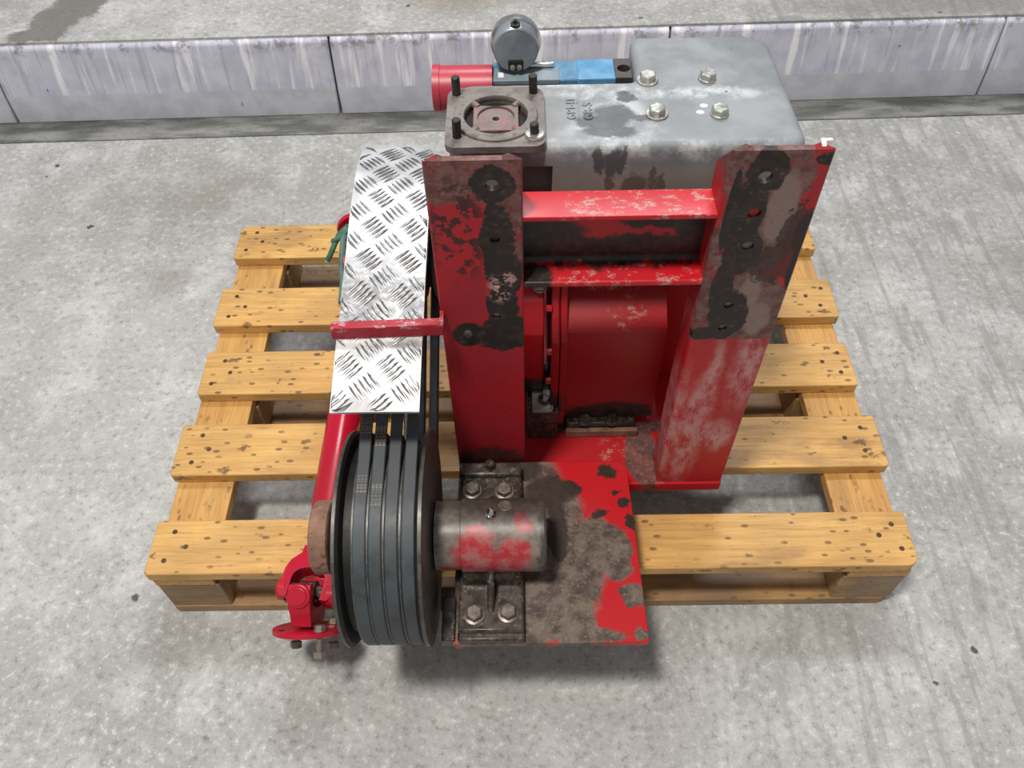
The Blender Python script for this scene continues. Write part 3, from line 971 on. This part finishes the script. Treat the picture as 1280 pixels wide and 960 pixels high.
# square port flange
pfl = rounded([(-.093, .226, .012), (.022, .226, .014), (.022, .343, .016), (-.093, .343, .016)], 5)
pc = (-.035, .284)
port = B().holed(pfl, [circle(pc[0], pc[1], .0375, 40)[::-1]], 'z', .7496, .758).build('port_flange', PORT, unit)
rb = B()
seg = 56
prf = [(.0370, .756), (.0370, .7600), (.0378, .7612), (.0478, .7612), (.0492, .7600), (.0492, .756)]
vs, fs = [], []
for (r, z) in prf:
    vs += [(pc[0] + r * math.cos(2 * math.pi * k / seg), pc[1] + r * math.sin(2 * math.pi * k / seg), z) for k in range(seg)]
for i in range(len(prf)):
    j = (i + 1) % len(prf)
    for k in range(seg):
        l = (k + 1) % seg
        fs.append((i * seg + k, i * seg + l, j * seg + l, j * seg + k))
B().add(vs, fs).build('port_ring', PORT, port)
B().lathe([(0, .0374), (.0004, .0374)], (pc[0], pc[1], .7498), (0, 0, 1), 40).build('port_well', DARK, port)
vi = B()
sq = rounded([(pc[0] - .0265, pc[1] - .0265, .005), (pc[0] + .0265, pc[1] - .0265, .005), (pc[0] + .0265, pc[1] + .0225, .005), (pc[0] - .0265, pc[1] + .0225, .005)], 3)
vi.holed(sq, [circle(pc[0], pc[1], .0215, 36)[::-1]], 'z', .7505, .7580)
for a in (45, 135, 225, 315):
    ca_, sa_ = math.cos(math.radians(a)), math.sin(math.radians(a))
    vi.cyl((pc[0] + .029 * ca_, pc[1] + .029 * sa_, .756), (pc[0] + .0385 * ca_, pc[1] + .0385 * sa_, .757), .0045, 10)
vo = vi.build('port_insert', PORTIN, port, bevel=0.0008, seg=1)
B().holed(circle(pc[0], pc[1], .0214, 36), [circle(pc[0], pc[1], .0040, 14)[::-1]], 'z', .7505, .7550).build('port_boss', PORTIN, port, bevel=0.0015)
for i, (sx, sy) in enumerate(((-.0790, .2465), (.0098, .3315), (-.0825, .3305), (.0098, .2455))):
    B().cyl((sx, sy, .757), (sx + random.uniform(-.001, .001), sy, .781 if i != 3 else .775), .0052, 14, ch=.0008).build('stud', BLACKST, port)
    if i == 3:
        B().lathe([(0, .0115), (.0025, .0115), (.003, .011), (.0045, .0105), (.0048, .0055)], (sx, sy, .7578), (0, 0, 1), 24).build('washer', ZINC, port)

# manifold behind the port: red cap, blue block, dark elbow
BLUE = mat_simple('blue_enamel', '40708f', '5a87a6', 22, 0.45, 0.0, 0.05, '7b8d97')
B().lathe([(-.118, .0), (-.118, .0275), (-.1175, .0295), (-.1085, .0295), (-.1080, .028), (-.041, .028)], (0, .408, .7165), (1, 0, 0), 40).build('red_end_cap', mat_red('end_cap_enamel', base='ab3545', speck=0.05), unit)
blu = B().box(-.0410, .1155, .392, .436, .693, .736).build('blue_manifold', BLUE, unit, bevel=0.0025)
B().box(.0675, .116, .3915, .4365, .6925, .7368).build('manifold_section', mat_simple('blue_enamel_light', '4b80a6', '5f93b6', 30, 0.4, 0.0, 0.05), blu, bevel=0.0015)
B().box(-.0395, .045, .3910, .420, .73, .7366).build('grey_overspray_patch', mat_simple('greyed_blue', '6e7d86', '7f8a90', 30, 0.5), blu, bevel=0.001)
B().box(-.0335, -.0265, .398, .409, .7362, .7369).build('sticker', mat_simple('white_sticker', 'd9dde2', 'e6e9ec', 30, 0.5), blu)
B().cyl((-.0120, .4180, .7405), (.0385, .4195, .7405), .0032, 12, ch=.001).build('bright_rod', CHROME, blu)  # thin bright capsule along the top of the block
el = B().holed([(.116, .392), (.1365, .392), (.1365, .436), (.116, .436)], [circle(.1275, .4135, .0085, 20)[::-1]], 'z', .70, .737)
elo = el.build('elbow', mat_simple('elbow_iron', '3b3733', '514c47', 40, 0.55, 0.1), unit)
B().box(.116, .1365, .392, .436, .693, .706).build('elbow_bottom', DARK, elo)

# pressure gauge facing away
GCASE = mat_simple('gauge_back_steel', '70757c', '888d95', 26, 0.3, 0.25, 0.05)
gau = B()
gA = (-.0105, .405, .769)
gax = (0, .99, -.10)
gau.lathe([(0, .0), (0, .0265), (.002, .0282), (.022, .0290)], gA, gax, 48)
gao = gau.build('pressure_gauge', GCASE, unit)
B().lathe([(.021, .0292), (.021, .0315), (.024, .0322), (.031, .0322), (.034, .0305), (.034, .0)], gA, gax, 48).build('bezel', CHROME, gao)
B().box(-.0205, -.001, .4015, .4055, .7425, .7575).build('connection_recess', DARK, gao, bevel=0.0035, seg=3)  # solid dark block, its colour stands for the shaded recess
for dx in (-.004, .0045):
    B().lathe([(0, .0034), (.002, .0034), (.0026, .002)], (-.0108 + dx, .4017, .7485), (0, -1, 0), 12).build('screw', ZINC, gao)
B().cyl((-.0105, .417, .733), (-.0105, .417, .745), .008, 6).build('stem', ZINC, gao)
B().box(-.0185, -.0025, .409, .422, .7895, .7965).build('vent_seat', ZINC, gao, bevel=0.001)
B().lathe([(0, .0062), (.004, .0062), (.005, .003), (.009, .002)], (-.0105, .4145, .7955), (0, -.1, 1), 14).build('vent_plug', PULLEY, gao)

# ------------------------------------------------------------------ driveshaft lying on the pallet
ds = thing('driveshaft', 'red cardan driveshaft lying on the pallet left of the pulley', 'driveshaft', (-.315, .3, .144))
tz = .1735
pA, pB = Vector((-.318, .030, tz)), Vector((-.309, .60, tz))
ad = (pB - pA).normalized()
sh = B().lathe([(0, .017), (.004, .0215), (.05, .0265), (.075, .0285), ((pB - pA).length - .05, .0285), ((pB - pA).length, .020)], pA, ad, 40)
sho = sh.build('shaft_tube', SHAFT, ds)
J = Vector((-.3320, -.041, .1675))
def yoke(Jc, ax, lat, r_body, half_out, half_in, length, half_w):
    """U-shaped fork: legs at +-lat around the joint Jc, body on the far side along ax"""
    ax = Vector(ax).normalized()
    lat = (Vector(lat) - ax * Vector(lat).dot(ax)).normalized()
    nrm = ax.cross(lat)
    er = half_w
    o = []
    # outer outline in (t along ax, s along lat), t=0 at the joint, body at t=length
    o += [(length, -r_body), (length * .82, -r_body * 1.04), (length * .62, -half_out * .86), (length * .40, -half_out * .98)]
    o += [(-er * .55, -half_out), (-er * .95, -half_out + .004), (-er * .95, -half_in)]
    for k in range(9):
        a = -math.pi / 2 + math.pi * k / 8
        o.append((length * .22 + math.cos(a) * length * .26, math.sin(a) * half_in))
    o += [(-er * .95, half_in), (-er * .95, half_out - .004), (-er * .55, half_out)]
    o += [(length * .40, half_out * .98), (length * .62, half_out * .86), (length * .82, r_body * 1.04), (length, r_body)]
    n = len(o)
    vs = []
    for sg in (-1, 1):
        for (t, q) in o:
            vs.append(Jc + ax * t + lat * q + nrm * (sg * half_w * (1.0 if t < length * .5 else .92)))
    fs = [(i, (i + 1) % n, n + (i + 1) % n, n + i) for i in range(n)]
    tr = tessellate_polygon([[Vector((p[0], p[1], 0)) for p in o]])
    fs += [tuple(t) for t in tr] + [tuple(i + n for i in reversed(t)) for t in tr]
    b = B().add(vs, fs)
    for sg in (-1, 1):
        c = Jc + lat * (sg * half_out)
        b.cyl(c - lat * (sg * .010), c + lat * (sg * .0035), half_w * 1.08, 28, ch=.0015)
        b.cyl(c + lat * (sg * .0034), c + lat * (sg * .0056), half_w * .78, 24)
    return b
roll = math.radians(5)
X = Vector((1, 0, 0))
fa = Vector((0.01, math.cos(math.radians(33)), math.sin(math.radians(33)))).normalized()      # from the flange back to the joint
up0 = X.cross(fa).normalized()
side0 = fa.cross(up0)
up = (up0 * math.cos(roll) - side0 * math.sin(roll)).normalized()
side = (side0 * math.cos(roll) + up0 * math.sin(roll)).normalized()
shax = (pA + ad * .012 - J).normalized()
lat_s = (side - shax * side.dot(shax)).normalized()
yoke(J, shax, lat_s, .021, .041, .026, .066, .0165).build('shaft_fork', SHAFT, ds, bevel=0.003, sharp=40)
sp = B()
sp.cyl(J - lat_s * .034, J + lat_s * .034, .0105, 18)
sp.cyl(J - up * .034, J + up * .034, .0105, 18)
sp.lathe([(-.016, .004), (-.013, .0155), (.013, .0155), (.016, .004)], J, side, 16)
sp.build('spider', GREASE, ds)
FC = J - fa * .050
fy = yoke(J, -fa, up, .030, .041, .026, .046, .0165)
fy.build('flange_yoke', SHAFT, ds, bevel=0.004, seg=3, sharp=40)
B().lathe([(-.010, .0), (-.010, .0495), (-.009, .051), (-.003, .051), (-.002, .0495), (-.002, .0)], FC, fa, 56).build('flange_disc', SHAFT, ds)
ah = math.radians(142)
hc = FC + (side0 * math.cos(ah) + up0 * math.sin(ah)) * .0405
B().cyl(hc - fa * .0105, hc - fa * .0015, .0048, 14).build('flange_hole', DARK, ds)  # solid dark disc, its colour stands for the shade in the empty hole
for ang in (60, -30, 240):
    a = math.radians(ang - 8)
    c = FC + (side0 * math.cos(a) + up0 * math.sin(a)) * .0415
    bb = B()
    bb.cyl(c + fa * .001, c - fa * .036, .0048, 14)
    bb.lathe([(-.040, .0075), (-.039, .0088), (-.030, .0088), (-.029, .0075)], c, fa, 6)
    if ang in (60, -30):
        bb.lathe([(-.0015, .0085), (.006, .0085), (.0075, .007)], c, fa, 6)
    bb.build('flange_bolt', BOLT, ds)
# rear end: fork and flange
rj = Vector((-.318, .665, .180))
rax = (pB - ad * .012 - rj).normalized()
yoke(rj, rax, X, .021, .041, .026, .066, .0165).build('rear_fork', SHAFT, ds, bevel=0.003, sharp=40)
rf = Vector((-.25, 1, .1)).normalized()
B().lathe([(.0, .0), (.0, .040), (.010, .040), (.010, .0)], rj + rf * .066 + Vector((-.004, 0, .006)), rf, 40).build('rear_flange', SHAFT, ds)
B().cyl(rj, rj + rf * .068 + Vector((0, 0, .01)), .022, 20).build('rear_yoke', GREASE, ds)

# green cord knotted to the shaft's rear end
GREEN = mat_simple('green_cord', '2c5b45', '3f7259', 60, 0.6)
gc = thing('green_cord', 'short green plastic cord with two cut ends hanging by the tread plate', 'cord', (-.36, .63, .144))
TIP = mat_simple('cord_cut_end', 'a9c3a0', 'bdd2b4', 60, 0.6)
B().tube([(-.330, .712, .219), (-.350, .705, .222), (-.366, .690, .215), (-.376, .672, .203), (-.384, .660, .190), (-.392, .655, .178)], .0055, 10).build('cord_end', GREEN, gc)
B().tube([(-.330, .700, .219), (-.346, .694, .222), (-.360, .684, .217), (-.372, .678, .210), (-.379, .682, .205)], .0055, 10).build('cord_end', GREEN, gc)
B().cyl((-.3912, .6555, .1795), (-.3928, .6545, .1764), .0050, 10).build('cut_tip', TIP, gc)
B().cyl((-.3780, .6815, .2057), (-.3800, .6825, .2043), .0050, 10).build('cut_tip', TIP, gc)
B().tube([(-.352, .700, .221), (-.357, .675, .212), (-.360, .640, .185), (-.360, .615, .158), (-.359, .590, .1512), (-.358, .565, .1508)], .0065, 10).build('cord_tail', mat_simple('faded_green_cord', '4c6a62', '5d7a71', 60, 0.65), gc)
